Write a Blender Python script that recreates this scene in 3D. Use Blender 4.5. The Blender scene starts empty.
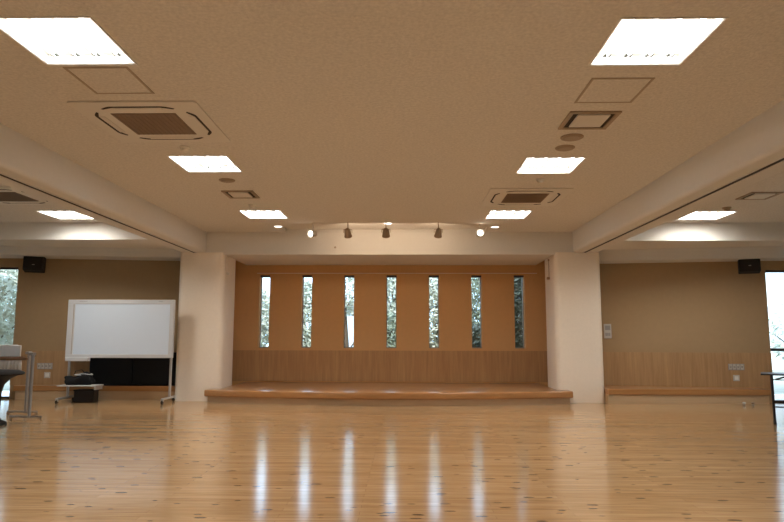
import bpy, bmesh, math, random
from mathutils import Vector, Matrix
random.seed(7)
S = bpy.context.scene
COL = S.collection
PI = math.pi
CEIL = 2.948

# ------------------------------------------------------------------ mesh builder
class MB:
    def __init__(self):
        self.bm = bmesh.new()
    def box(self, x0, x1, y0, y1, z0, z1, bevel=0, seg=2):
        t = bmesh.new()
        vs = [t.verts.new((x, y, z)) for x in (x0, x1) for y in (y0, y1) for z in (z0, z1)]
        for f in ((0, 1, 3, 2), (4, 6, 7, 5), (0, 4, 5, 1), (2, 3, 7, 6), (0, 2, 6, 4), (1, 5, 7, 3)):
            t.faces.new([vs[i] for i in f])
        if bevel:
            bmesh.ops.bevel(t, geom=t.edges[:], offset=bevel, segments=seg, profile=.5, affect='EDGES')
        self._merge(t); return self
    def _merge(self, t):
        me = bpy.data.meshes.new('tmp'); t.to_mesh(me); t.free()
        self.bm.from_mesh(me); bpy.data.meshes.remove(me)
    def poly(self, pts):
        self.bm.faces.new([self.bm.verts.new(p) for p in pts]); return self
    def prism(self, outline, z0, z1, bevel=0, seg=2):
        """outline: list of (x,y), extruded from z0 to z1"""
        t = bmesh.new()
        a = [t.verts.new((x, y, z0)) for x, y in outline]
        b = [t.verts.new((x, y, z1)) for x, y in outline]
        n = len(outline)
        t.faces.new(a[::-1]); t.faces.new(b)
        for i in range(n):
            t.faces.new((a[i], a[(i + 1) % n], b[(i + 1) % n], b[i]))
        bmesh.ops.recalc_face_normals(t, faces=t.faces[:])
        if bevel:
            es = [e for e in t.edges if abs(e.verts[0].co.z - e.verts[1].co.z) < 1e-6]
            bmesh.ops.bevel(t, geom=es, offset=bevel, segments=seg, profile=.5, affect='EDGES')
        self._merge(t); return self
    def lathe(self, prof, n=24, c=(0, 0, 0)):
        """prof: list of (radius,z) turned about a vertical axis"""
        t = bmesh.new(); rings = []
        for r, z in prof:
            if r < 1e-6:
                rings.append([t.verts.new((c[0], c[1], c[2] + z))])
            else:
                rings.append([t.verts.new((c[0] + r * math.cos(2 * PI * i / n), c[1] + r * math.sin(2 * PI * i / n), c[2] + z)) for i in range(n)])
        for a, b in zip(rings, rings[1:]):
            for i in range(n):
                j = (i + 1) % n
                if len(a) == 1 and len(b) == 1: continue
                if len(a) == 1: t.faces.new((a[0], b[j], b[i]))
                elif len(b) == 1: t.faces.new((a[i], a[j], b[0]))
                else: t.faces.new((a[i], a[j], b[j], b[i]))
        bmesh.ops.recalc_face_normals(t, faces=t.faces[:])
        self._merge(t); return self
    def tube(self, pts, r, n=10, r2=None):
        """round bar through pts with capped ends"""
        t = bmesh.new(); pts = [Vector(p) for p in pts]; rings = []
        m = len(pts)
        up = None
        for k, p in enumerate(pts):
            d = (pts[min(k + 1, m - 1)] - pts[max(k - 1, 0)]).normalized()
            ref = up if up is not None else (Vector((0, 0, 1)) if abs(d.z) < .9 else Vector((1, 0, 0)))
            a = (ref - d * ref.dot(d)).normalized(); b = d.cross(a); up = a
            rr = r if r2 is None else r + (r2 - r) * k / (m - 1)
            rings.append([t.verts.new(p + a * rr * math.cos(2 * PI * i / n) + b * rr * math.sin(2 * PI * i / n)) for i in range(n)])
        for u, v in zip(rings, rings[1:]):
            for i in range(n):
                t.faces.new((u[i], u[(i + 1) % n], v[(i + 1) % n], v[i]))
        t.faces.new(rings[0][::-1]); t.faces.new(rings[-1])
        bmesh.ops.recalc_face_normals(t, faces=t.faces[:])
        self._merge(t); return self
    def xform(self, M):
        bmesh.ops.transform(self.bm, matrix=M, verts=self.bm.verts[:]); return self
    def build(self, name, mat, parent=None, smooth=False):
        me = bpy.data.meshes.new(name); self.bm.to_mesh(me); self.bm.free()
        if mat: me.materials.append(mat)
        if smooth:
            for p in me.polygons: p.use_smooth = True
            try: me.set_sharp_from_angle(angle=math.radians(40))
            except Exception: pass
        o = bpy.data.objects.new(name, me); COL.objects.link(o)
        if parent is not None: o.parent = parent
        return o

def tag(o, label=None, cat=None, group=None, kind=None):
    if label: o['label'] = label
    if cat: o['category'] = cat
    if group: o['group'] = group
    if kind: o['kind'] = kind
    return o
def thing(name, label, cat, loc=(0, 0, 0), rz=0, group=None):
    o = bpy.data.objects.new(name, None); COL.objects.link(o)
    o.empty_display_size = .1
    o.location = loc; o.rotation_euler.z = rz
    return tag(o, label, cat, group)
def struct(name, mb, mat, label=None, parent=None, cat=None, smooth=False):
    o = mb.build(name, mat, parent, smooth)
    if parent is None: tag(o, label, cat, None, 'structure')
    return o
def copy_tree(o, parent=None):
    c = o.copy(); COL.objects.link(c)
    if parent is not None: c.parent = parent
    for ch in list(o.children): copy_tree(ch, c)
    return c

# ------------------------------------------------------------------ materials
def new_mat(name):
    m = bpy.data.materials.new(name); m.use_nodes = True
    return m, m.node_tree.nodes, m.node_tree.links, m.node_tree.nodes['Principled BSDF']
def plain(name, col, rough=.5, metal=0, noise=0, nscale=30, bump=0, bscale=200, spec=.5, coat=0):
    m, N, L, P = new_mat(name)
    P.inputs['Base Color'].default_value = (*col, 1); P.inputs['Roughness'].default_value = rough
    P.inputs['Metallic'].default_value = metal; P.inputs['Specular IOR Level'].default_value = spec
    P.inputs['Coat Weight'].default_value = coat
    if noise or bump:
        tc = N.new('ShaderNodeTexCoord')
    if noise:
        nt = N.new('ShaderNodeTexNoise'); nt.inputs['Scale'].default_value = nscale; nt.inputs['Detail'].default_value = 5
        L.new(tc.outputs['Object'], nt.inputs['Vector'])
        mx = N.new('ShaderNodeMix'); mx.data_type = 'RGBA'
        mx.inputs[6].default_value = (*[c * (1 - noise) for c in col], 1); mx.inputs[7].default_value = (*[min(1, c * (1 + noise)) for c in col], 1)
        L.new(nt.outputs['Fac'], mx.inputs[0]); L.new(mx.outputs[2], P.inputs['Base Color'])
    if bump:
        nb = N.new('ShaderNodeTexNoise'); nb.inputs['Scale'].default_value = bscale; nb.inputs['Detail'].default_value = 3
        L.new(tc.outputs['Object'], nb.inputs['Vector'])
        bp = N.new('ShaderNodeBump'); bp.inputs['Strength'].default_value = bump; bp.inputs['Distance'].default_value = .004
        L.new(nb.outputs['Fac'], bp.inputs['Height']); L.new(bp.outputs['Normal'], P.inputs['Normal'])
    return m
def wood(name, c1, c2, axis='Z', rough=.35, scale=14, stretch=.06, coat=0):
    m, N, L, P = new_mat(name)
    tc = N.new('ShaderNodeTexCoord'); mp = N.new('ShaderNodeMapping')
    sc = {'X': (stretch, 1, 1), 'Y': (1, stretch, 1), 'Z': (1, 1, stretch)}[axis]
    mp.inputs['Scale'].default_value = sc
    L.new(tc.outputs['Object'], mp.inputs['Vector'])
    n1 = N.new('ShaderNodeTexNoise'); n1.inputs['Scale'].default_value = scale; n1.inputs['Detail'].default_value = 8; n1.inputs['Roughness'].default_value = .65
    L.new(mp.outputs[0], n1.inputs['Vector'])
    r = N.new('ShaderNodeValToRGB'); r.color_ramp.elements[0].position = .32; r.color_ramp.elements[1].position = .68
    r.color_ramp.elements[0].color = (*c1, 1); r.color_ramp.elements[1].color = (*c2, 1)
    L.new(n1.outputs['Fac'], r.inputs[0]); L.new(r.outputs[0], P.inputs['Base Color'])
    P.inputs['Roughness'].default_value = rough; P.inputs['Coat Weight'].default_value = coat; P.inputs['Coat Roughness'].default_value = .1
    return m
def emit(name, col, st):
    m, N, L, P = new_mat(name); N.remove(P)
    e = N.new('ShaderNodeEmission'); e.inputs['Color'].default_value = (*col, 1); e.inputs['Strength'].default_value = st
    L.new(e.outputs[0], N['Material Output'].inputs['Surface']); return m
def glass_mat():
    m, N, L, P = new_mat('window_glass'); N.remove(P)
    t = N.new('ShaderNodeBsdfTransparent'); t.inputs[0].default_value = (.93, .96, .96, 1)
    g = N.new('ShaderNodeBsdfGlossy'); g.inputs['Roughness'].default_value = .02
    fr = N.new('ShaderNodeFresnel'); fr.inputs['IOR'].default_value = 1.45
    mx = N.new('ShaderNodeMixShader')
    L.new(fr.outputs[0], mx.inputs[0]); L.new(t.outputs[0], mx.inputs[1]); L.new(g.outputs[0], mx.inputs[2])
    L.new(mx.outputs[0], N['Material Output'].inputs['Surface']); return m
def floor_mat():
    m, N, L, P = new_mat('floor_boards')
    tc = N.new('ShaderNodeTexCoord')
    br = N.new('ShaderNodeTexBrick'); br.offset = .37; br.offset_frequency = 2
    br.inputs['Scale'].default_value = 1; br.inputs['Brick Width'].default_value = 1.35; br.inputs['Row Height'].default_value = .075
    br.inputs['Mortar Size'].default_value = .0012; br.inputs['Mortar Smooth'].default_value = .1; br.inputs['Bias'].default_value = 0
    br.inputs['Color1'].default_value = (0, 0, 0, 1); br.inputs['Color2'].default_value = (1, 1, 1, 1); br.inputs['Mortar'].default_value = (.5, .5, .5, 1)
    L.new(tc.outputs['Object'], br.inputs['Vector'])
    ramp = N.new('ShaderNodeValToRGB')
    e = ramp.color_ramp.elements
    e[0].position = 0; e[0].color = (*FL[0], 1); e[1].position = 1; e[1].color = (*FL[2], 1)
    k = ramp.color_ramp.elements.new(.5); k.color = (*FL[1], 1)
    L.new(br.outputs['Color'], ramp.inputs[0])
    # grain along the board
    mp = N.new('ShaderNodeMapping'); mp.inputs['Scale'].default_value = (.09, 1, 1)
    L.new(tc.outputs['Object'], mp.inputs['Vector'])
    gn = N.new('ShaderNodeTexNoise'); gn.inputs['Scale'].default_value = 32; gn.inputs['Detail'].default_value = 6
    L.new(mp.outputs[0], gn.inputs['Vector'])
    gr = N.new('ShaderNodeValToRGB'); gr.color_ramp.elements[0].position = .3; gr.color_ramp.elements[0].color = (.78, .74, .68, 1)
    gr.color_ramp.elements[1].position = .65; gr.color_ramp.elements[1].color = (1.08, 1.06, 1.03, 1)
    L.new(gn.outputs['Fac'], gr.inputs[0])
    mul = N.new('ShaderNodeMix'); mul.data_type = 'RGBA'; mul.blend_type = 'MULTIPLY'; mul.inputs[0].default_value = 1
    L.new(ramp.outputs[0], mul.inputs[6]); L.new(gr.outputs[0], mul.inputs[7])
    # dark knots, drawn out along the board
    mp2 = N.new('ShaderNodeMapping'); mp2.inputs['Scale'].default_value = (.4, 1, 1)
    L.new(tc.outputs['Object'], mp2.inputs['Vector'])
    vo = N.new('ShaderNodeTexVoronoi'); vo.inputs['Scale'].default_value = 13; vo.inputs['Randomness'].default_value = 1
    L.new(mp2.outputs[0], vo.inputs['Vector'])
    sep = N.new('ShaderNodeSeparateColor'); L.new(vo.outputs['Color'], sep.inputs[0])
    gate = N.new('ShaderNodeMath'); gate.operation = 'MULTIPLY'; gate.inputs[1].default_value = .27
    L.new(sep.outputs[0], gate.inputs[0])
    kr = N.new('ShaderNodeMath'); kr.operation = 'SUBTRACT'; L.new(gate.outputs[0], kr.inputs[0]); L.new(vo.outputs['Distance'], kr.inputs[1])
    km = N.new('ShaderNodeMapRange'); km.inputs[1].default_value = 0; km.inputs[2].default_value = .05; km.inputs[3].default_value = 0; km.inputs[4].default_value = .8
    L.new(kr.outputs[0], km.inputs[0])
    kx = N.new('ShaderNodeMix'); kx.data_type = 'RGBA'; kx.inputs[7].default_value = (.10, .045, .018, 1)
    L.new(km.outputs[0], kx.inputs[0]); L.new(mul.outputs[2], kx.inputs[6])
    # joints
    jx = N.new('ShaderNodeMix'); jx.data_type = 'RGBA'; jx.inputs[7].default_value = (.12, .06, .025, 1)
    jm = N.new('ShaderNodeMath'); jm.operation = 'MULTIPLY'; jm.inputs[1].default_value = .6; L.new(br.outputs['Fac'], jm.inputs[0])
    L.new(jm.outputs[0], jx.inputs[0]); L.new(kx.outputs[2], jx.inputs[6])
    L.new(jx.outputs[2], P.inputs['Base Color'])
    P.inputs['Roughness'].default_value = FLOOR_ROUGH
    P.inputs['Specular IOR Level'].default_value = FLOOR_SPEC
    wn = N.new('ShaderNodeTexNoise'); wn.inputs['Scale'].default_value = 5; wn.inputs['Detail'].default_value = 2
    L.new(tc.outputs['Object'], wn.inputs['Vector'])
    bp = N.new('ShaderNodeBump'); bp.inputs['Strength'].default_value = .02; bp.inputs['Distance'].default_value = .01
    L.new(wn.outputs['Fac'], bp.inputs['Height']); L.new(bp.outputs['Normal'], P.inputs['Normal'])
    return m

# tuning
FL = ((.46, .28, .138), (.52, .33, .166), (.58, .375, .195))
FLOOR_ROUGH, FLOOR_SPEC = .135, .75
LAMP_SPREAD = 138
LAMP_W, LAMP_COL = 29, (1.0, .98, .94)
SKY, SKY_COL = 4.8, (.55, .76, 1.0)
SUN = 4.5
SPOT_W = 7.5
EXPO = 0.08

M = {}
M['plaster'] = plain('ceiling_plaster', (.72, .68, .62), .9, noise=.24, nscale=42, bump=1.0, bscale=75, spec=.2)
M['beam'] = plain('beam_plaster', (.74, .70, .64), .85, noise=.03, nscale=20, bump=.15, bscale=120, spec=.2)
M['column'] = plain('column_wallpaper', (.88, .77, .63), .8, noise=.04, nscale=25, bump=.2, bscale=160, spec=.2)
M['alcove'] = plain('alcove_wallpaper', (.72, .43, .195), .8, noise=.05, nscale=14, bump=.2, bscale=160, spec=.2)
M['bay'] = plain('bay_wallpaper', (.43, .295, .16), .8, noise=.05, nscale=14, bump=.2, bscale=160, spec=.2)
M['wainscot'] = wood('wainscot_veneer', (.38, .215, .095), (.52, .32, .15), 'Z', .5, 22, .05)
M['wainscot_lit'] = wood('wainscot_veneer_lit', (.44, .235, .098), (.60, .355, .16), 'Z', .5, 22, .05)  # same wood as the bays, stage lighting baked into a brighter, oranger tone
M['floor'] = floor_mat()
M['nosing'] = wood('stage_nosing_wood', (.36, .165, .055), (.50, .25, .09), 'X', .3, 12, .05, .3)
M['deck'] = wood('stage_deck_wood', (.36, .18, .07), (.50, .27, .11), 'X', .28, 12, .05, .3)
M['riser'] = wood('riser_veneer', (.52, .35, .19), (.64, .45, .26), 'X', .5, 12, .05)
M['white_metal'] = plain('white_enamel', (.78, .76, .72), .4)
M['lamp_pan'] = plain('lamp_reflector', (.85, .84, .80), .35)
M['socket'] = plain('lamp_socket', (.10, .11, .10), .5)
M['tube'] = emit('fluorescent_tube', LAMP_COL, 8)
M['downlight'] = emit('downlight_lens', (1, .93, .82), 5)
M['spotlens'] = emit('spotlight_lens', (1, .9, .74), 6)
M['trimline'] = plain('hatch_trim', (.42, .34, .25), .6)
M['cassette'] = plain('cassette_plastic', (.72, .68, .61), .5)
M['grille'] = plain('grille_brown', (.21, .14, .085), .6)
M['slot'] = plain('dark_slot', (.035, .022, .014), .8)
M['smoke'] = plain('detector_plastic', (.36, .27, .18), .5)
M['black'] = plain('black_plastic', (.005, .004, .0035), .7)
M['blackcloth'] = plain('black_cloth', (.004, .0035, .003), .9, noise=.3, nscale=60)
M['darkmetal'] = plain('dark_brown_metal', (.018, .011, .008), .4)
M['grid'] = plain('speaker_cloth', (.018, .014, .012), .9, bump=.5, bscale=500)
M['board'] = plain('whiteboard_enamel', (.68, .75, .82), .35)
M['frame'] = plain('board_frame', (.60, .59, .575), .45)
M['alu'] = plain('aluminium', (.62, .60, .57), .35, .6)
M['chrome'] = plain('chrome_tube', (.36, .33, .29), .35, .6)
M['plate'] = plain('outlet_plate', (.60, .57, .52), .4)
M['socketgrey'] = plain('outlet_socket', (.36, .34, .32), .4)
M['lam'] = plain('white_laminate', (.86, .84, .78), .5, noise=.08, nscale=16)
M['ruffle'] = plain('white_mesh_cloth', (.80, .76, .69), .9, noise=.12, nscale=25)
M['edge'] = wood('brown_edge', (.20, .085, .03), (.30, .14, .05), 'X', .4, 12, .05)
M['winframe'] = plain('bronze_frame', (.05, .032, .022), .45)
M['slitframe'] = plain('grey_window_frame', (.34, .29, .24), .45)
M['glass'] = glass_mat()
M['spotbody'] = plain('spotlight_tan', (.40, .28, .18), .5)
M['brass'] = plain('pale_hook', (.75, .68, .56), .35)
M['cord'] = plain('cord_brown', (.35, .20, .10), .8)
M['ground'] = plain('garden_soil', (.30, .28, .22), .95, noise=.3, nscale=3)
M['leaf_pale'] = plain('pale_leaves', (.50, .50, .40), .55, noise=.35, nscale=5)
M['leaf_mid'] = plain('green_leaves', (.24, .27, .19), .5, noise=.45, nscale=5)
M['leaf_dark'] = plain('dark_leaves', (.055, .062, .042), .55, noise=.5, nscale=5)
M['bark'] = plain('bark', (.10, .065, .04), .9, noise=.4, nscale=20)
M['house'] = plain('house_render', (.55, .58, .62), .8, noise=.05, nscale=3)
M['houseglass'] = plain('house_window', (.22, .27, .32), .2)
M['rooftile'] = plain('roof_tiles', (.30, .30, .32), .7)
M['board_cap'] = plain('slate_grey', (.2, .2, .2), .5)

# ------------------------------------------------------------------ the shell
XW = 9.2            # side walls
YB = -4.6           # wall behind the viewer
YA = 12.72          # alcove back wall
COLY0, COLY1 = 11.05, 11.86
CI, CO = 2.895, 3.705   # column inner / outer x

struct('floor', MB().box(-XW - .2, XW + .2, YB - .2, 13.0, -.15, 0), M['floor'], 'glossy orange wooden board floor with dark knots')

# ceiling: flat sheet with holes for the recessed lamps and the curved spot recess
LX = 1.846
ROWS = {-1: [-1.895, .935, 3.765, 6.60, 9.425], 1: [-1.83, 1.0, 3.83, 6.705, 9.465]}
HOLES = []          # x0,x1,y0,y1
HW, HL = .30, .312
for x in (-LX, LX):
    for y in ROWS[-1 if x < 0 else 1]: HOLES.append((x - HW, x + HW, y - HL, y + HL))
BAYL = [(-4.86, 9.43), (4.86, 9.56)]
for x, y in BAYL: HOLES.append((x - HW, x + HW, y - HL, y + HL))
AX, AW, AD = -.06, 1.76, .96     # spot recess: centre, half width, depth
REC = (AX - AW, AX + AW, COLY0 - AD, COLY0)
def arc_pts(n=40, w=AW, d=AD, e=4.2):
    out = []
    for i in range(n + 1):
        th = PI * i / n
        c, s = math.cos(th), math.sin(th)
        out.append((AX - w * math.copysign(abs(c) ** (2 / e), c), COLY0 - d * abs(s) ** (2 / e)))
    return out
def ceiling_mesh():
    mb = MB(); allh = HOLES + [REC]
    xs = sorted({-XW - .2, XW + .2} | {v for h in allh for v in h[:2]}); ys = sorted({YB - .2, 13.0} | {v for h in allh for v in h[2:]})
    for x0, x1 in zip(xs, xs[1:]):
        for y0, y1 in zip(ys, ys[1:]):
            cx, cy = (x0 + x1) / 2, (y0 + y1) / 2
            if any(h[0] < cx < h[1] and h[2] < cy < h[3] for h in allh): continue
            mb.poly([(x0, y0, CEIL), (x0, y1, CEIL), (x1, y1, CEIL), (x1, y0, CEIL)])
    A = arc_pts()
    for (xa, ya), (xb, yb) in zip(A, A[1:]):      # flat ceiling between the recess box and the curved edge
        mb.poly([(xa, REC[2], CEIL), (xa, ya, CEIL), (xb, yb, CEIL), (xb, REC[2], CEIL)]) if abs(xa - xb) > 1e-5 else None
    top = CEIL + .05
    for (xa, ya), (xb, yb) in zip(A, A[1:]):      # little step and raised recess plate
        mb.poly([(xa, ya, CEIL), (xa, ya, top), (xb, yb, top), (xb, yb, CEIL)])
        mb.poly([(xa, ya, top), (xa, COLY0 + .02, top), (xb, COLY0 + .02, top), (xb, yb, top)]) if abs(xa - xb) > 1e-5 else None
    bmesh.ops.remove_doubles(mb.bm, verts=mb.bm.verts[:], dist=1e-5)
    return mb
struct('ceiling', ceiling_mesh(), M['plaster'], 'flat beige textured plaster ceiling')
struct('roof', MB().box(-XW - .5, XW + .5, YB - .5, 13.3, 3.25, 3.4), M['beam'], 'concrete roof slab above the hall')

# back of the stage alcove with seven slit windows
WX = [.02 + .853 * (i - 3) for i in range(7)]; WW = .102; WZ0, WZ1 = .885, 2.345
mb = MB()
cuts = [-3.75] + [v for x in WX for v in (x - WW, x + WW)] + [3.75]
for i in range(0, len(cuts), 2): mb.box(cuts[i], cuts[i + 1], YA, YA + .22, WZ0, WZ1)
mb.box(-3.75, 3.75, YA, YA + .22, 0, WZ0); mb.box(-3.75, 3.75, YA, YA + .22, WZ1, 3.25)
struct('wall_back', mb, M['alcove'], 'orange brown papered back wall of the stage')
for s, nm in ((-1, 'wall_alcove_left'), (1, 'wall_alcove_right')):
    x0, x1 = sorted((s * 3.45, s * 3.75))
    struct(nm, MB().box(x0, x1, COLY1 - .05, YA, 0, 3.25), M['alcove'], 'short orange brown side wall closing the stage')
struct('trim_1', MB().box(-3.45, 3.45, YA - .012, YA, .23, .838), M['wainscot_lit'], 'vertical grain wood wainscot at the back of the stage')
for i, x in enumerate(WX):
    mb = MB(); y0, y1 = YA + .13, YA + .18
    mb.box(x - WW, x - WW + .014, y0, y1, WZ0, WZ1); mb.box(x + WW - .014, x + WW, y0, y1, WZ0, WZ1)
    mb.box(x - WW + .014, x + WW - .014, y0, y1, WZ0, WZ0 + .02)
    w = struct('window_%d' % (i + 1), mb, M['slitframe'])
    MB().box(x - WW + .001, x + WW - .001, YA + .03, y1, WZ1 - .035, WZ1 - .001).build('blind_box', M['winframe'], w)
    MB().box(x - WW + .014, x + WW - .014, y0 + .02, y0 + .028, WZ0 + .02, WZ1 - .03).build('pane', M['glass'], w)

# columns with rounded corners
def round_rect(x0, x1, y0, y1, r, n=6):
    out = []
    for cx, cy, a in ((x1 - r, y1 - r, 0), (x0 + r, y1 - r, 90), (x0 + r, y0 + r, 180), (x1 - r, y0 + r, 270)):
        for k in range(n + 1):
            t = math.radians(a + 90 * k / n); out.append((cx + r * math.cos(t), cy + r * math.sin(t)))
    return out
for s, side in ((-1, 'by the whiteboard'), (1, 'beside the wall switch')):
    x0, x1 = sorted((s * CI, s * CO))
    c = struct('pillar', MB().prism(round_rect(x0, x1, COLY0, COLY1, .085), 0, 2.585), M['column'], 'square beige pillar with rounded corners ' + side, cat='pillar', smooth=True)
    MB().box(x0 + .03, x1 - .03, COLY0 + .03, COLY1 - .02, 2.585, CEIL).build('capital', M['beam'], c)
# beam over the stage mouth and lowered soffit behind it
struct('beam', MB().box(-CI - .028, CI + .028, COLY0 + .012, YA, 2.548, CEIL + .06), M['beam'], 'plaster beam with deep soffit over the stage mouth', cat='beam')
# long beams beside the main ceiling
for s in (-1, 1):
    x0, x1 = sorted((s * 3.235, s * 3.69))
    mb = MB().box(x0, x1, YB, COLY0 + .02, 2.585, CEIL + .01)
    es = [e for e in mb.bm.edges if all(abs(v.co.z - 2.585) < 1e-4 for v in e.verts) and abs(e.verts[0].co.x - e.verts[1].co.x) < 1e-4]
    bmesh.ops.bevel(mb.bm, geom=es, offset=.045, segments=5, profile=.5, affect='EDGES')
    b = struct('beam', mb, M['beam'], 'long plaster ceiling beam running to the pillar ' + ('by the whiteboard' if s < 0 else 'beside the wall switch'), cat='beam', smooth=True)
    xt = s * 3.425
    MB().box(xt - .026, xt + .026, YB, COLY0, 2.579, 2.584).build('partition_track', M['slot'], b)
    for q in (-1, 1):
        MB().box(xt + q * .031 - .005, xt + q * .031 + .005, YB, COLY0, 2.574, 2.5845).build('track_rail', M['beam'], b)
# stepped cross beams in the side bays
BW = {-1: ((-3.6, 11.78), (-6.735, 11.32)), 1: ((3.6, 11.72), (6.64, 11.24))}
for s, ya, za, zb, off in ((-1, 10.06, 2.665, 2.515, .56), (1, 10.16, 2.652, 2.455, .45)):
    x0, x1 = sorted((s * 3.69, s * XW))
    mb = MB().box(x0, x1, ya, 12.3, za, CEIL + .01)
    (xa, y_a), (xb, y_b) = BW[s]
    mb.prism([(xa, y_a - off), (xb, y_b - off), (s * XW, y_b - off), (s * XW, 12.3), (xa, 12.3)], zb, za + .01)
    struct('beam', mb, M['beam'], 'stepped plaster cross beam over the ' + ('whiteboard' if s < 0 else 'wall switch and outlets'), cat='beam')

# bay back walls (slightly splayed) with the tall windows at their outer ends
def bay_y(s, x):
    (xa, ya), (xb, yb) = BW[s]; return ya + (yb - ya) * (x - xa) / (xb - xa)
def bay_rot(s):
    (xa, ya), (xb, yb) = BW[s]; return math.atan2((yb - ya) * s, (xb - xa) * s)
for s in (-1, 1):
    (xa, ya), (xb, yb) = BW[s]
    ol = [(xa, ya), (xb, yb), (xb, yb + .25), (xa, ya + .25)]
    nm = 'wall_bay_left' if s < 0 else 'wall_bay_right'
    zt = 2.355 if s < 0 else 2.295
    mb = MB().prism(ol, 0, 3.25)
    mb.prism([(xb, yb), (s * XW, yb), (s * XW, yb + .25), (xb, yb + .25)], zt, 3.25)
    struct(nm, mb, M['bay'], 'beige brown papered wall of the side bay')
    k = .012
    ol = [(xa, ya - k), (xb, yb - k), (xb, yb), (xa, ya)]
    struct('trim_%d' % (3 if s > 0 else 2), MB().prism(ol, .24, .846), M['wainscot'], 'vertical grain wood wainscot in the side bay')
    # tall bronze framed window, two bays wide
    mb = MB(); f0, f1 = yb + .06, yb + .12
    X = [xb, xb + s * 1.27, s * XW]
    for j, x in enumerate(X):
        w = .03 if j != 1 else .03
        mb.box(min(x - w * (s > 0) * (j == 2) , x - w * (j == 1), x) if s > 0 else x - (w if j != 2 else 0), (x + (w if j != 2 else 0)) if s > 0 else x + w, f0, f1, 0, zt)
    x0, x1 = sorted((xb, s * XW))
    mb.box(x0, x1, f0 + .002, f1 - .002, 0, .035); mb.box(x0, x1, f0 + .002, f1 - .002, zt - .035, zt)
    if s > 0: mb.box(x0, x1, f0 + .002, f1 - .002, .875, .925)
    else: mb.box(x0, x1, f0 + .002, f1 - .002, .80, .85)
    w = struct('window_%d' % (8 if s < 0 else 9), mb, M['winframe'])
    MB().box(x0 + .02, x1 - .02, f0 + .028, f0 + .036, .02, zt - .02).build('pane', M['glass'], w)
# side walls with high daylight windows, wall behind
n = 10
for s in (-1, 1):
    x0, x1 = sorted((s * XW, s * (XW + .2)))
    mb = MB().box(x0, x1, YB, 13.0, 0, .85); mb.box(x0, x1, YB, 13.0, 2.3, 3.25)
    ys = [YB, -3.2, -.6, .2, 2.8, 3.6, 6.2, 7.0, 9.6, 13.0]
    for i in range(0, len(ys), 2): mb.box(x0, x1, ys[i], ys[i + 1], .85, 2.3)
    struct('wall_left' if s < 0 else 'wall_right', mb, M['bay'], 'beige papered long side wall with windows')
    for i in range(1, len(ys) - 1, 2):
        a, b = ys[i], ys[i + 1]; xm = s * (XW + .1)
        mb = MB()
        for u, v in ((a, a + .05), (b - .05, b), ((a + b) / 2 - .025, (a + b) / 2 + .025)): mb.box(xm - .03, xm + .03, u, v, .85, 2.3)
        mb.box(xm - .029, xm + .029, a, b, .85, .9); mb.box(xm - .029, xm + .029, a, b, 2.25, 2.3)
        w = struct('window_%d' % n, mb, M['winframe']); n += 1
        MB().box(xm - .004, xm + .004, a + .02, b - .02, .87, 2.28).build('pane', M['glass'], w)
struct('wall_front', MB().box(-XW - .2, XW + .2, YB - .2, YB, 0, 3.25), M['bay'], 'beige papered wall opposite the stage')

# ------------------------------------------------------------------ stage platform and bay ledges
def stage_front(off, n=36, hx=3.06):
    """front line of the stage, bowed towards the hall"""
    pts = []
    for i in range(n + 1):
        x = -hx + 2 * hx * i / n; u = x / hx
        pts.append((x, 10.42 + .42 * u * u - off))
    return pts
t = thing('stage_platform', 'low wooden stage with curved orange front edge between the two pillars', 'stage', (0, 10.42, 0))
inv = Matrix.Translation((0, -10.42, 0))
def stage_outline(off, hx):
    f = stage_front(off, hx=hx)
    return f + [(hx, COLY0 - .003), (-hx, COLY0 - .003)]
MB().prism(stage_outline(-.02, 3.05), 0, .106).xform(inv).build('riser', M['riser'], t)
MB().prism(stage_outline(.04, 3.09), .106, .216, .018, 3).xform(inv).build('nosing', M['nosing'], t, True)
MB().prism(round_rect(-CI + .004, CI - .004, COLY0 - .003, YA - .016, .002, 1), 0, .216).xform(inv).build('deck', M['deck'], t)
for s in (-1, 1):
    x0, x1 = (s * (CO + .004), s * 6.60)
    yf = 10.92 if s > 0 else 11.22
    lab = 'low wooden wall ledge with orange front edge ' + ('under the wall outlets beside the tall window' if s > 0 else 'behind the whiteboard')
    t = thing('wall_ledge', lab, 'ledge', (s * 5, yf, 0))
    iv = Matrix.Translation((-s * 5, -yf, 0))
    def lo(f, xe):
        return [(x0, f), (xe, f), (xe, bay_y(s, xe) - .016), (x0, bay_y(s, x0) - .016)]
    MB().prism(lo(yf, s * (6.38 if s > 0 else 6.57)), 0, .15).xform(iv).build('riser', M['riser'], t)
    MB().prism(lo(yf - .02, s * (6.40 if s > 0 else 6.60)), .15, .245, .012, 2).xform(iv).build('nosing', M['nosing'], t)

# ------------------------------------------------------------------ recessed fluorescent lights
def lamp_proto():
    r = thing('ceiling_light', '', 'ceiling light')
    d = .07; z = 0
    mb = MB()      # white pan, open below
    mb.box(-HW, HW, -HL, HL, d - .006, d)
    mb.box(-HW, -HW + .006, -HL, HL, 0, d - .006); mb.box(HW - .006, HW, -HL, HL, 0, d - .006)
    mb.box(-HW + .006, HW - .006, -HL, -HL + .006, 0, d - .006); mb.box(-HW + .006, HW - .006, HL - .006, HL, 0, d - .006)
    mb.build('reflector', M['lamp_pan'], r)
    mb = MB(); w = .012
    mb.box(-HW - w, HW + w, -HL - w, -HL, -.006, .0); mb.box(-HW - w, HW + w, HL, HL + w, -.006, .0)
    mb.box(-HW - w, -HW, -HL, HL, -.006, .0); mb.box(HW, HW + w, -HL, HL, -.006, .0)
    mb.build('rim', M['white_metal'], r)
    for k in range(4):
        x = -.21 + .14 * k
        MB().tube([(x, -HL + .03, .032), (x, HL - .05, .032)], .013, 10).build('tube', M['tube'], r, True)
        MB().box(x - .024, x + .024, HL - .10, HL - .055, .02, .05, .006, 1).build('socket', M['socket'], r)
    return r
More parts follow.
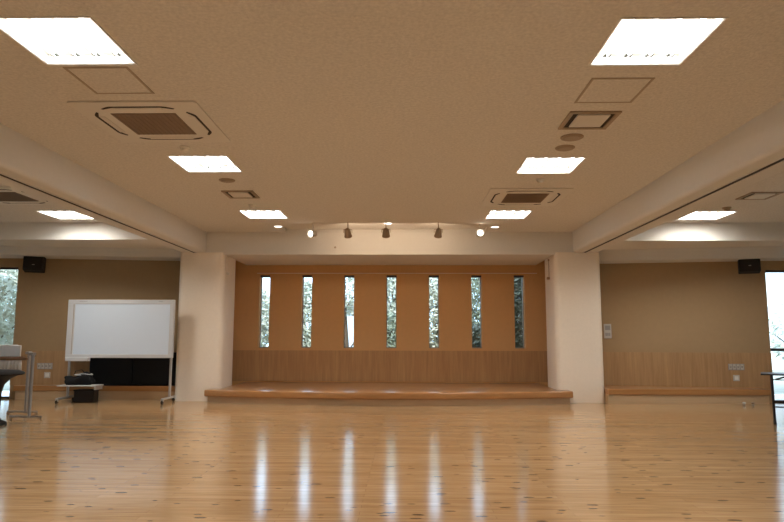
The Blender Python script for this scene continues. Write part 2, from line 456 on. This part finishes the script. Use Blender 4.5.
LAMP_LABELS = {
    (-LX, 2): 'largest bright square ceiling light beside the big four-way air conditioner cassette',
    (LX, 2): 'largest bright square ceiling light beside the outlined hatch and dark slotted vent',
    (-LX, 3): 'middle ceiling light of the row over the whiteboard side, beyond the big cassette',
    (LX, 3): 'middle square ceiling light between the two round speakers and the small cassette',
    (-LX, 4): 'small far ceiling light past the little vent, on the whiteboard side',
    (LX, 4): 'small far ceiling light just past the smaller cassette, near the stage',
}
proto = lamp_proto()
def lamp_light(x, y, w=LAMP_W, spread=LAMP_SPREAD):
    L = bpy.data.lights.new('fluorescent_glow', 'AREA'); L.shape = 'RECTANGLE'; L.size = .56; L.size_y = .58
    L.energy = w; L.color = LAMP_COL; L.spread = math.radians(spread)
    o = bpy.data.objects.new('fluorescent_glow', L); COL.objects.link(o); o.location = (x, y, CEIL + .06)
    return o
first = True
def place_lamp(x, y, label, w=LAMP_W, spread=LAMP_SPREAD):
    global first
    o = proto if first else copy_tree(proto)
    first = False
    o.location = (x, y, CEIL); o['label'] = label; o['group'] = 'recessed fluorescent ceiling lights'
    lamp_light(x, y, w, spread)
for x in (-LX, LX):
    for i, y in enumerate(ROWS[-1 if x < 0 else 1]):
        place_lamp(x, y, LAMP_LABELS.get((x, i), 'square ceiling light over the hall behind the viewer'))
place_lamp(*BAYL[0], 'square ceiling light in the side bay above the whiteboard, against the cross beam', 38, 165)
place_lamp(*BAYL[1], 'square ceiling light in the side bay above the wall switch, against the cross beam', 38, 165)
for p in BAYL[2:]: place_lamp(*p, 'square ceiling light in a side bay out of view')

# ------------------------------------------------------------------ ceiling fittings
def ring_frame(mb, x0, x1, y0, y1, w, z0, z1):
    mb.box(x0, x1, y0, y0 + w, z0, z1); mb.box(x0, x1, y1 - w, y1, z0, z1)
    mb.box(x0, x0 + w, y0 + w, y1 - w, z0, z1); mb.box(x1 - w, x1, y0 + w, y1 - w, z0, z1)
    return mb
for x, y, lab in ((-1.847, 4.37, 'square access hatch outlined on the ceiling beside the large four-way cassette'), (1.848, 4.61, 'square access hatch outlined on the ceiling beside the dark slotted vent')):
    t = thing('ceiling_hatch', lab, 'hatch', (x, y, CEIL), group='ceiling access hatches')
    ring_frame(MB(), -.225, .225, -.24, .24, .018, -.005, 0).build('trim_frame', M['trimline'], t)
    MB().box(-.205, .205, -.22, .22, -.003, 0).build('panel', M['plaster'], t)

def cassette(loc, lab, slats_along_x, sc=1.0):
    t = thing('ceiling_air_conditioner', lab, 'air conditioner', loc, group='ceiling air conditioner cassettes')
    P = .515 * sc
    mb = MB().prism(round_rect(-P, P, -P, P, .03), -.014, -.0005, .0005, 1); mb.build('panel', M['cassette'], t, True)
    G = .27
    g = MB().box(-G, G, -G, G, -.018, -.014).build('grille', M['grille'], t)
    mb = MB()
    for k in range(13):
        u = -G + .02 + (2 * G - .04) * k / 12
        if slats_along_x: mb.box(-G + .01, G - .01, u - .006, u + .006, -.022, -.018)
        else: mb.box(u - .006, u + .006, -G + .01, G - .01, -.022, -.018)
    mb.build('slats', M['grille'], g)
    # curved air outlets on the four sides: white flap inside a dark slot
    for k in range(4):
        R = Matrix.Rotation(k * PI / 2, 4, 'Z')
        outer = []
        a, b = .285, .425
        ol = [(-.30, b - .05)] + [(-.30 + .10 * q / 5, b - .05 + .05 * math.sin(q / 5 * PI / 2)) for q in range(1, 6)] + [(.20 + .10 * q / 5, b - .05 + .05 * math.cos(q / 5 * PI / 2)) for q in range(0, 6)]
        inn = [(.285, b - .062), (.19, b - .02), (-.19, b - .02), (-.285, b - .062)]
        MB().prism(ol + inn, -.0165, -.0135).xform(R).build('air_slot', M['slot'], t)
        MB().box(-.20, .20, b - .075, b - .025, -.020, -.013, .003, 1).xform(R).build('flap', M['cassette'], t)
    return t
cassette((-1.875, 5.275, CEIL), 'large four-way air conditioner cassette with dark grille on the main ceiling', False)
cassette((1.87, 8.26, CEIL), 'smaller looking air conditioner cassette in front of the far ceiling light near the stage', True)
cassette((-4.96, 8.10, CEIL), 'air conditioner cassette in the side bay ceiling at the picture edge', True)

def slot_vent(loc, lab, hx, hy):
    t = thing('ceiling_vent', lab, 'vent', loc, group='ceiling vents with drop panels')
    ring_frame(MB(), -hx, hx, -hy, hy, .035, -.014, 0).build('frame', M['smoke'] if hx > .18 else M['cassette'], t)
    MB().box(-hx + .035, hx - .035, -hy + .035, hy - .035, -.004, 0).build('backing', M['slot'], t)
    MB().box(-hx + .075, hx - .075, -hy + .05, hy - .085, -.022, -.008, .003, 1).build('drop_panel', M['cassette'], t)
slot_vent((1.853, 5.255, CEIL), 'dark edged square ceiling vent beside two round speakers', .21, .215)
slot_vent((-1.845, 8.04, CEIL), 'small ceiling vent between the middle and far lights on whiteboard side', .20, .205)
slot_vent((4.90, 8.19, CEIL), 'ceiling vent in the side bay over the folding table side', .20, .205)
def disc(name, loc, lab, cat, r, mat, parts, grp=None):
    t = thing(name, lab, cat, loc, group=grp)
    MB().lathe([(r, 0), (r, -.006), (r * .92, -.012), (0, -.012)], 28).build(parts[0], mat, t, True)
    MB().lathe([(r * .80, -.012), (r * .74, -.018), (0, -.020)], 28).build(parts[1], mat, t, True)
    return t
disc('ceiling_speaker', (1.834, 5.72, CEIL), 'dark round ceiling speaker directly beside the slotted vent', 'speaker', .105, M['smoke'], ('rim', 'grille'), 'round ceiling speakers')
disc('ceiling_speaker', (1.852, 6.05, CEIL), 'paler round ceiling speaker between dark speaker and middle light', 'speaker', .095, M['smoke'], ('rim', 'grille'), 'round ceiling speakers')
disc('ceiling_speaker', (-1.82, 7.30, CEIL), 'round ceiling speaker just past the middle light on whiteboard side', 'speaker', .095, M['smoke'], ('rim', 'grille'), 'round ceiling speakers')
def detector(loc, lab, r=.05, h=.05, mat='cassette'):
    t = thing('smoke_detector', lab, 'smoke detector', loc)
    MB().lathe([(r, 0), (r, -.012), (r * .8, -.02), (0, -.02)], 20).build('base', M[mat], t, True)
    MB().lathe([(r * .7, -.02), (r * .66, -h * .8), (r * .3, -h), (0, -h)], 20).build('sensor_head', M[mat], t, True)
detector((-1.865, 5.98, CEIL), 'small pale smoke detector between big cassette and middle light')
detector((1.876, 7.30, CEIL), 'small pale smoke detector between middle light and small cassette')
detector((-1.86, 8.70, CEIL), 'small pale smoke detector just before the far light on whiteboard side')
detector((4.87, 8.96, CEIL), 'small dark smoke detector before the side bay light over wall switch', .06, .05, 'smoke')
for x, y, zz, lab in ((-1.835, 10.44, 0, 'small bright round downlight near the beam end by the whiteboard pillar'), (.005, 10.44, .05, 'small bright downlight in the curved recess at the middle spotlight'), (1.80, 10.52, 0, 'small bright round downlight past the far ceiling light near switch pillar')):
    t = thing('downlight', lab, 'downlight', (x, y, CEIL + zz), group='round downlights in front of the stage')
    MB().lathe([(.085, 0), (.085, -.008), (.066, -.010), (.066, -.004)], 24).build('rim', M['white_metal'], t, True)
    MB().lathe([(.066, -.005), (0, -.005)], 24).build('lens', M['downlight'], t)
    L = bpy.data.lights.new('downlight_glow', 'SPOT'); L.energy = 14; L.color = (1, .86, .66); L.spot_size = 1.6; L.spot_blend = .6; L.shadow_soft_size = .05
    o = bpy.data.objects.new('downlight_glow', L); COL.objects.link(o); o.location = (x, y, CEIL + zz - .03)

# spotlights in the recess
SP = [(-1.23, 10.32, 'first spotlight from the whiteboard pillar, bright head on a stem'), (-.645, 10.22, 'second spotlight from the whiteboard pillar, tan head'), (-.02, 10.20, 'middle one of the five stage spotlights, under the bright downlight'), (.835, 10.22, 'fourth spotlight from the whiteboard pillar, tan head'), (1.52, 10.36, 'last spotlight before the switch pillar, bright pale head')]
for i, (x, y, lab) in enumerate(SP):
    t = thing('spotlight', lab, 'spotlight', (x, y, CEIL + .05), group='stage spotlights')
    m = M['white_metal'] if i in (0, 4) else M['spotbody']
    MB().lathe([(.04, 0), (.04, -.015), (0, -.015)], 18).build('mount', m, t, True)
    MB().tube([(0, 0, -.01), (0, 0, -.14)], .008, 8).build('stem', m, t, True)
    aim = Vector((.12 * (2 - i) * .6, .62, -.72)).normalized()
    ctr = Vector((0, 0, -.20))
    if i == 0: aim = Vector((-.55, -.8, -.15)).normalized()
    if i == 4: aim = Vector((.1, -.9, .15)).normalized()
    q = Vector((0, 0, -1)).rotation_difference(aim).to_matrix().to_4x4()
    hd = MB().lathe([(0, .075), (.03, .072), (.05, .05), (.057, -.04), (.066, -.07), (.060, -.07), (.055, -.05)], 20).xform(Matrix.Translation(ctr) @ q).build('lamp_head', m, t, True)
    MB().lathe([(.046, -.0505), (0, -.0505)], 20).xform(Matrix.Translation(ctr) @ q).build('lens', M['spotlens'], hd)
    MB().tube([(-.068, 0, -.20), (-.068, 0, -.15), (0, 0, -.13), (.068, 0, -.15), (.068, 0, -.20)], .006, 6).build('yoke', m, t, True)
    L = bpy.data.lights.new('spotlight_beam', 'SPOT'); L.energy = .5 if i in (0, 4) else SPOT_W; L.color = (1, .76, .54); L.spot_size = 2.7; L.spot_blend = .7; L.shadow_soft_size = .05
    o = bpy.data.objects.new('spotlight_beam', L); COL.objects.link(o)
    o.location = Vector((x, y, CEIL + .05)) + ctr + aim * .10; o.rotation_mode = 'QUATERNION'; o.rotation_quaternion = Vector((0, 0, -1)).rotation_difference(aim if i in (0, 4) else Vector((aim.x, .9, .0)).normalized())

# ------------------------------------------------------------------ alcove fittings
t = thing('picture_rail', 'thin pale hanging rail above the seven slit windows', 'rail', (.17, YA, 2.378))
MB().box(-2.86, 2.76, -.06, -.048, -.008, .006).build('rail', M['column'], t)
for k in range(7):
    MB().box(-2.7 + .9 * k - .008, -2.7 + .9 * k + .008, -.045, 0, -.006, .006).build('bracket', M['column'], t)
t = thing('wall_hook', 'small dark hook screwed into the beam face above the stage', 'hook', (-.94, COLY0, 2.675))
MB().lathe([(.018, 0), (.018, .006), (0, .006)], 14).xform(Matrix.Rotation(PI / 2, 4, 'X')).build('plate', M['smoke'], t)
MB().tube([(0, -.006, 0), (0, -.03, -.004), (0, -.034, .012)], .005, 6).build('hook', M['smoke'], t)
for x, y, zt, zb, lab, m in ((-CI + .0, 11.18, 2.575, 2.23, 'thin pale cord with small hook on the inner side of the pillar by the whiteboard', 'brass'), (CI, 11.42, 2.50, 2.17, 'thin brown cord with small hook on the inner side of the switch pillar', 'cord')):
    s = 1 if x < 0 else -1
    t = thing('hanging_cord', lab, 'cord', (x, y, zb))
    MB().tube([(s * .010, 0, 0), (s * .010, 0, zt - zb)], .005, 6).build('cord', M[m], t)
    MB().box(min(0, s * .02), max(0, s * .02), -.018, .018, zt - zb - .02, zt - zb + .006).build('fixing', M[m], t)
    MB().box(min(0, s * .05), max(0, s * .05), -.02, .02, -.03, .012, .005, 1).build('cleat', M[m], t)

# ------------------------------------------------------------------ wall fittings
def wall_thing(name, lab, cat, s, x, z, group=None):
    return thing(name, lab, cat, (x, bay_y(s, x) - (.012 if z < .8 else 0), z), bay_rot(s), group)
def speaker(s, x, z, lab):
    t = wall_thing('wall_speaker', lab, 'speaker', s, x, z, 'black wall loudspeakers')
    R = Matrix.Translation((0, -.22, 0)) @ Matrix.Rotation(-s * .25, 4, 'Z') @ Matrix.Rotation(-.12, 4, 'X')
    MB().box(-.165, .165, -.12, .12, -.145, .145, .015, 2).xform(R).build('cabinet', M['black'], t)
    g = MB().box(-.15, .15, -.13, -.119, -.13, .13, .008, 2).xform(R).build('grille', M['grid'], t)
    MB().box(-.02, .02, -.134, -.13, -.055, -.043).xform(R).build('badge', M['socketgrey'], g)
    MB().box(-.05, .05, -.012, 0, -.08, .08).build('bracket', M['darkmetal'], t)
    MB().tube([(0, -.005, 0), (0, -.13, 0)], .018, 8).build('arm', M['darkmetal'], t)
speaker(-1, -6.38, 2.40, 'black wall loudspeaker above the whiteboard bay beside the leafy window')
speaker(1, 6.31, 2.375, 'black wall loudspeaker high above the wall outlets, beside bright window')
t = wall_thing('wall_intercom', 'pale wall switch panel with small grey display beside the pillar', 'switch', 1, 3.97, 1.22)
MB().box(-.065, .065, -.03, 0, -.13, .13, .006, 2).build('case', M['plate'], t)
MB().box(-.045, .045, -.034, -.03, .02, .10).build('display', M['socketgrey'], t)
for k in range(3): MB().box(-.042 + .03 * k, -.018 + .03 * k, -.036, -.03, -.085, -.03).build('button', M['socketgrey'], t)
def outlets(s, x, z, lab, pale):
    t = wall_thing('outlet_row', lab, 'wall outlet', s, x, z); t.scale = (.85, 1, .9)
    MB().box(-.155, .155, -.008, 0, -.062, .062, .003, 1).build('plate', M['socketgrey'] if not pale else M['plate'], t)
    for k in range(4):
        j = MB().box(-.14 + .073 * k, -.085 + .073 * k, -.016, -.008, -.05, .05, .003, 1).build('socket', M['plate'], t)
        for q in (-1, 1): MB().box(-.1125 + .073 * k + q * .009 - .003, -.1125 + .073 * k + q * .009 + .003, -.018, -.016, -.02, .02).build('pin_slot', M['slot'], j)
outlets(1, 6.07, .60, 'row of four grey sockets on the wainscot near the bright window', False)
outlets(-1, -6.17, .575, 'row of four grey sockets on the wainscot near the whiteboard', False)
for s, x, z, lab in ((1, 6.06, .41, 'square pale outlet below the socket row near the bright window'), (-1, -6.12, .415, 'square pale outlet below the socket row near the whiteboard')):
    t = wall_thing('square_outlet', lab, 'wall outlet', s, x, z); t.scale = (.88, 1, .88)
    MB().box(-.06, .06, -.012, 0, -.06, .06, .006, 2).build('plate', M['plate'], t)
    MB().box(-.035, .035, -.018, -.012, -.035, .035, .004, 1).build('cover', M['lam'], t)
for x, lab in ((5.89, 'small pale floor knob at the ledge foot, bright one'), (6.035, 'small dark floor knob at the ledge foot, duller one')):
    t = thing('floor_knob', lab, 'door stop', (x, 10.78, 0)); t.scale = (.8, .8, .7)
    MB().lathe([(.035, 0), (.035, .008), (.015, .012), (.015, .03)], 16).build('base', M['chrome'], t, True)
    MB().lathe([(.015, .03), (.033, .04), (.036, .06), (.022, .075), (0, .078)], 16).build('knob', M['lam'] if x < 5.95 else M['smoke'], t, True)

# ------------------------------------------------------------------ whiteboard
WBX, WBY = -4.55, 10.76
t = thing('whiteboard', 'white mobile copy board on castors in front of the dark cabinet', 'whiteboard', (WBX, WBY, 0))
hw = .915; zb, zt = .745, 1.728
ring = MB()
ring.box(-hw, hw, -.03, .03, zt - .075, zt, .008, 2); ring.box(-hw, hw, -.03, .03, zb, zb + .06, .008, 2)
ring.box(-hw, -hw + .125, -.029, .029, zb + .05, zt - .07, .006, 1); ring.box(hw - .075, hw, -.029, .029, zb + .05, zt - .07, .006, 1)
fr = ring.build('frame', M['frame'], t)
MB().box(-hw + .10, -hw + .108, -.033, -.0285, zb + .06, zt - .075).build('frame_groove', M['smoke'], fr)
MB().box(-hw + .20, -hw + .33, -.0325, -.0295, zt - .03, zt - .022).build('maker_mark', M['socketgrey'], fr)
MB().box(hw - .27, hw - .2, -.0325, -.0295, zt - .03, zt - .022).build('maker_mark', M['socketgrey'], fr)
MB().box(-hw + .12, hw - .07, -.020, .020, zb + .055, zt - .07).build('writing_surface', M['board'], t)
MB().box(-hw + .04, -hw + .44, -.10, -.028, zb - .055, zb + .012, .008, 2).build('pen_tray', M['frame'], t)
for s in (-1, 1):
    lx = s * (hw - .045)
    MB().box(lx - .018, lx + .018, .03, .065, .09, zt - .12, .004, 1).build('leg', M['alu'], t)
    f = MB().box(lx - .02, lx + .02, -.30, .27, .065, .10, .008, 1).build('foot', M['alu'], t)
    for yy in (-.28, .245):
        c = MB().lathe([(0, -.014), (.03, -.014), (.034, -.008), (.034, .008), (.03, .014), (0, .014)], 18).xform(Matrix.Translation((lx, yy, .034)) @ Matrix.Rotation(PI / 2, 4, 'Y')).build('caster', M['black'], f, True)
        MB().box(lx - .024, lx + .024, yy - .012, yy + .018, .045, .068).build('caster_fork', M['alu'], f)
MB().box(-hw - .03, -hw + .62, -.18, .12, .278, .296, .004, 1).build('shelf', M['frame'], t)
MB().box(-hw + .59, -hw + .62, -.16, .08, .22, .28).build('shelf_bracket', M['alu'], t)
sx, sy = WBX - hw + .32, WBY - .03
t = thing('cloth_bag', 'slumped black cloth bag lying on the whiteboard shelf', 'bag', (sx - .02, sy, .2965))
bm_ = bmesh.new(); bmesh.ops.create_uvsphere(bm_, u_segments=28, v_segments=16, radius=1)
for v in bm_.verts:
    p = v.co; w = 1 + .12 * math.sin(5 * p.x + 2 * p.y) + .08 * math.sin(7 * p.y + 4 * p.z)
    v.co = Vector((p.x * .25 * w, p.y * .11 * w, max(0, .075 + p.z * .11 * w + .03 * math.sin(4 * p.x))))
mb = MB(); mb._merge(bm_); mb.build('body', M['blackcloth'], t, True)
MB().tube([(-.12, 0, .16), (-.09, -.02, .23), (.02, -.03, .25), (.10, 0, .16)], .008, 6).build('handle', M['black'], t, True)
t = thing('storage_box', 'dark box on the floor under the whiteboard shelf', 'box', (sx + .02, 10.82, 0))
MB().box(-.15, .19, -.09, .09, 0, .19, .01, 2).build('body', M['darkmetal'], t)
MB().box(-.16, .20, -.10, .10, .19, .215, .006, 1).build('lid', M['black'], t)
pts = []
for k in range(60):
    a = k / 59 * 4.3 * 2 * PI
    pts.append((-.10 + .0021 * k + .10 * math.cos(a), -.02 + .05 * math.sin(a * 1.13),   .200 + .010 * math.sin(a * .7) + .0004 * k))
o = MB().tube(pts, .007, 6).build('cable', M['frame'], None, True)
o.location = (sx + .07, sy, .255); tag(o, 'tangled pale grey cable lying on the black bag', 'cable')
# the black cabinet on the ledge behind the board
t = thing('low_cabinet', 'low black cabinet standing on the ledge behind the whiteboard', 'cabinet', (-4.40, 11.42, .245))
MB().box(-.90, .66, -.16, .05, 0, .56, .01, 1).build('carcass', M['black'], t)
for k in range(2): MB().box(-.88 + .78 * k, -.12 + .765 * k, -.176, -.16, .03, .54).build('door', M['blackcloth'], t)
MB().box(-.92, .68, -.18, .06, .56, .58).build('top', M['black'], t)

# ------------------------------------------------------------------ nested folding tables and chair at the window side
def nest_table(loc, lab, withcloth):
    t = thing('folding_table', lab, 'folding table', loc, group='nested folding tables')
    W = 1.5
    MB().box(-W, -.15, -.045, -.02, .835, .985, .008, 2).build('tabletop', M['lam'], t)
    MB().box(-W, -.05, -.06, -.015, .788, .822, .006, 1).build('edge_rail', M['edge'], t)
    t_ = bmesh.new(); nx = 90; prev = None       # gathered cloth panel hanging under the rail
    mb = MB(); v = []
    for i in range(nx + 1):
        x = -W + (W - .13) * i / nx; w = .014 * math.sin(i * 1.9) + .006 * math.sin(i * .7)
        zl = .645 + .012 * math.sin(i * 1.9 + 1)
        v.append([mb.bm.verts.new((x, -.04 + w * q, z)) for q, z in ((.2, .79), (.8, .74), (1, zl))])
    for a, b in zip(v, v[1:]):
        for k in range(2): mb.bm.faces.new((a[k], b[k], b[k + 1], a[k + 1]))
    t_.free()
    cl = mb.build('modesty_panel', M['ruffle'], t, True)
    so = cl.modifiers.new('thick', 'SOLIDIFY'); so.thickness = .006
    for x in (0, -W + .05):
        lg = MB().tube([(x, 0, .03), (x, 0, .875)], .021, 12).build('leg', M['chrome'], t, True)
        MB().box(x - .028, x + .028, -.06, .028, .85, .89, .006, 1).build('hinge', M['chrome'], lg)
        f = MB().tube([(x - .26, 0, .045), (x + .17, 0, .045)], .015, 10)
        f = f.build('foot', M['chrome'], t, True)
        for xx in (-.245, .155):
            MB().lathe([(0, -.012), (.02, -.012), (.02, .012), (0, .012)], 14).xform(Matrix.Translation((x + xx, 0, .02)) @ Matrix.Rotation(PI / 2, 4, 'X')).build('caster', M['smoke'], f)
    MB().tube([(-W + .05, 0, .32), (0, 0, .32)], .013, 8).build('stretcher', M['chrome'], t) if not withcloth else None
    return t
nest_table((-4.70, 8.50, 0), 'front folding table with white top and brown rail by the leafy window', True)
nest_table((-5.08, 9.05, 0), 'rear folding table nested behind the front one by the leafy window', True)
t = thing('padded_stool', 'black padded round stool before the folding tables, cut off by the picture edge', 'stool', (-4.92, 8.0, 0))
MB().lathe([(0, .68), (.30, .675), (.355, .655), (.37, .635), (.35, .62), (0, .615)], 36).build('seat', M['blackcloth'], t, True)
MB().lathe([(.30, .617), (.22, .575), (.15, .50), (.125, .40), (.12, .10), (.14, .06), (0, .06)], 28).build('pedestal', M['black'], t, True)
MB().lathe([(.14, .06), (.20, .03), (.21, 0), (0, 0)], 28).build('base', M['black'], t, True)

# ------------------------------------------------------------------ dark folding table at the bright window
t = thing('folding_table', 'dark slim folding table in front of the bright tall window', 'folding table', (5.06, 8.48, 0), -math.radians(29))
MB().box(-.115, 1.68, -.16, .28, .627, .646, .005, 1).build('tabletop', M['darkmetal'], t)
for x in (.012, 1.54):
    for y in (0, .22):
        lg = MB().tube([(x, y, .012), (x - .006 if y else x - .004, y, .626)], .0155, 10).build('leg', M['darkmetal'], t, True)
        MB().lathe([(.02, 0), (.02, .02), (0, .02)], 12, (x, y, 0)).build('foot_cap', M['black'], lg)
    MB().tube([(x, 0, .30), (x, .22, .30)], .011, 8).build('side_rail', M['darkmetal'], t)
MB().box(.01, 1.54, -.012, .012, .268, .302).build('stretcher', M['darkmetal'], t)
MB().tube([(.01, 0, .218), (1.54, 0, .218)], .009, 8).build('stretcher', M['darkmetal'], t)
MB().tube([(.01, 0, .565), (1.54, 0, .572)], .006, 8).build('stretcher', M['darkmetal'], t)
for a, b in ((.05, .22), (1.50, 1.33)): MB().tube([(a, 0, .57), (b, 0, .625)], .010, 8).build('brace', M['darkmetal'], t)

# ------------------------------------------------------------------ outdoors
struct('ground', MB().box(-60, 60, -60, 90, -.5, -.16), M['ground'], 'pale garden soil outside the windows')
def foliage(c, rx, ry, rz, n, ls, rnd):
    mb = MB()
    for _ in range(n):
        while True:
            p = Vector((rnd.uniform(-1, 1), rnd.uniform(-1, 1), rnd.uniform(-1, 1)))
            if p.length < 1: break
        p = p.normalized() * (p.length ** .5)
        p = Vector((p.x * rx, p.y * ry, p.z * rz)) + Vector(c)
        a = Vector((rnd.gauss(0, 1), rnd.gauss(0, 1), rnd.gauss(0, 1))).normalized()
        b = a.orthogonal().normalized(); l = ls * rnd.uniform(.6, 1.3)
        mb.poly([p - a * l, p + b * l * .42, p + a * l, p - b * l * .42])
    return mb
def tree(name, lab, cat, x, y, h, rx, mat, n, ls, seed, low=.25 , grp='garden trees beyond the windows'):
    rnd = random.Random(seed)
    t = thing(name, lab, cat, (x, y, -.16), group=grp)
    tr = MB().tube([(0, 0, 0), (.05, .03, h * .35), (-.04, 0, h * .8)], .07, 8, .025).build('trunk', M['bark'], t, True)
    mb = MB()
    for k in range(6):
        a = k * 1.05 + rnd.random(); z0 = h * (.25 + .08 * k)
        mb.tube([(0, 0, z0), (rx * .7 * math.cos(a), rx * .7 * math.sin(a), z0 + h * .2)], .025, 6, .01)
    mb.build('branches', M['bark'], t, True)
    f = foliage((0, 0, h * (1 + low) / 2), rx, rx * .8, h * (1 - low) / 2, n, ls, rnd).build('foliage', M[mat], t)
    return t
LEAF = 1300
spec = [
 # x, y, height, radius, material, leaves, leaf size
 (-4.05, 17.0, 2.75, .85, 'leaf_pale', 4200, .075, 'pale leafy shrub outside the slit window nearest the whiteboard'),
 (-3.55, 15.6, 1.35, .40, 'leaf_mid', 700, .06, 'low green shrub outside the first slit window'),
 (-2.62, 18.4, 2.9, .55, 'leaf_pale', 2600, .075, 'thin pale shrub outside the second slit window'),
 (-1.30, 17.0, 3.1, .62, 'leaf_pale', 900, .075, 'thin pale tree outside the third slit window'),
 (-.12, 16.2, 1.9, .45, 'leaf_mid', 1800, .065, 'green bush outside the middle slit window'),
 (-.05, 18.6, 3.4, .70, 'leaf_pale', 4200, .075, 'pale tree behind the middle slit window bush'),
 (1.15, 16.6, 2.9, .52, 'leaf_pale', 3400, .07, 'pale green tree outside the fifth slit window'),
 (2.42, 17.6, 3.3, .70, 'leaf_mid', 4200, .075, 'green tree outside the sixth slit window'),
 (2.18, 15.7, 1.60, .48, 'leaf_dark', 4000, .06, 'dark hedge bush outside the sixth slit window'),
 (3.40, 16.2, 3.3, .66, 'leaf_dark', 9000, .07, 'dark dense tree outside the slit window nearest the switch pillar'),
 (-9.3, 14.6, 3.1, 1.15, 'leaf_pale', 3200, .085, 'pale leafy tree outside the tall bay window by the folding tables'),
 (-11.2, 17.8, 3.4, 1.5, 'leaf_mid', 2600, .09, 'green tree farther outside the tall bay window by the folding tables'),
 (9.9, 15.8, 2.2, .7, 'leaf_pale', 700, .075, 'pale shrub outside the bright tall window'),
]
for i, (x, y, h, rx, m, n_, ls, lab) in enumerate(spec):
    tree('garden_tree' if h > 2.6 else 'garden_shrub', lab, 'tree' if h > 2.6 else 'shrub', x, y, h, rx, m, n_, ls, 40 + i, .58 if i == 3 else .25)
def house(x, y, w, d, h, lab, rows, cols):
    t = thing('house', lab, 'house', (x, y, -.16))
    MB().box(-w / 2, w / 2, 0, d, 0, h).build('walls', M['house'], t)
    MB().prism([(-w / 2 - .3, -.3), (w / 2 + .3, -.3), (w / 2 + .3, d + .3), (-w / 2 - .3, d + .3)], h, h + .25).build('roof', M['rooftile'], t)
    for r in range(rows):
        for c in range(cols):
            cx = -w / 2 + w * (c + .5) / cols; z = 1.0 + 2.6 * r
            f = ring_frame(MB(), cx - .5, cx + .5, -1.1, .1, .06, 0, .05).xform(Matrix.Translation((0, 0, z)) @ Matrix.Rotation(PI / 2, 4, 'X')).build('window', M['white_metal'], t)
            MB().box(cx - .44, cx + .44, -.02, .01, z - .04, z + 1.04).build('pane', M['houseglass'], f)
house(15.5, 26, 8, 6, 5.4, 'pale two storey house outside the bright tall window', 2, 4)
house(-1.9, 27, 3.4, 5, 2.5, 'low white garden house behind the third slit window', 1, 2)

# ------------------------------------------------------------------ daylight
W = bpy.data.worlds.new('World'); S.world = W; W.use_nodes = True
bg = W.node_tree.nodes['Background']; bg.inputs['Color'].default_value = (*SKY_COL, 1); bg.inputs['Strength'].default_value = SKY
L = bpy.data.lights.new('sun', 'SUN'); L.energy = SUN; L.color = (1, .96, .9); L.angle = .03
o = bpy.data.objects.new('sun', L); COL.objects.link(o); o.rotation_euler = (math.radians(42), 0, math.radians(-18))

# ------------------------------------------------------------------ camera
c = bpy.data.cameras.new('camera'); cam = bpy.data.objects.new('camera', c); COL.objects.link(cam)
c.sensor_width = 36; c.lens = 633.7 / 784 * 36; c.clip_end = 300; c.clip_start = .05
cam.matrix_world = Matrix.Translation((.284, 0, 1.105)) @ Matrix.Rotation(.02, 4, 'Z') @ Matrix.Rotation(PI / 2 + .1195, 4, 'X') @ Matrix.Rotation(.0022, 4, 'Z')
S.camera = cam
S.view_settings.view_transform = 'Standard'; S.view_settings.look = 'None'; S.view_settings.gamma = 1
S.view_settings.use_curve_mapping = False; S.view_settings.exposure = EXPO
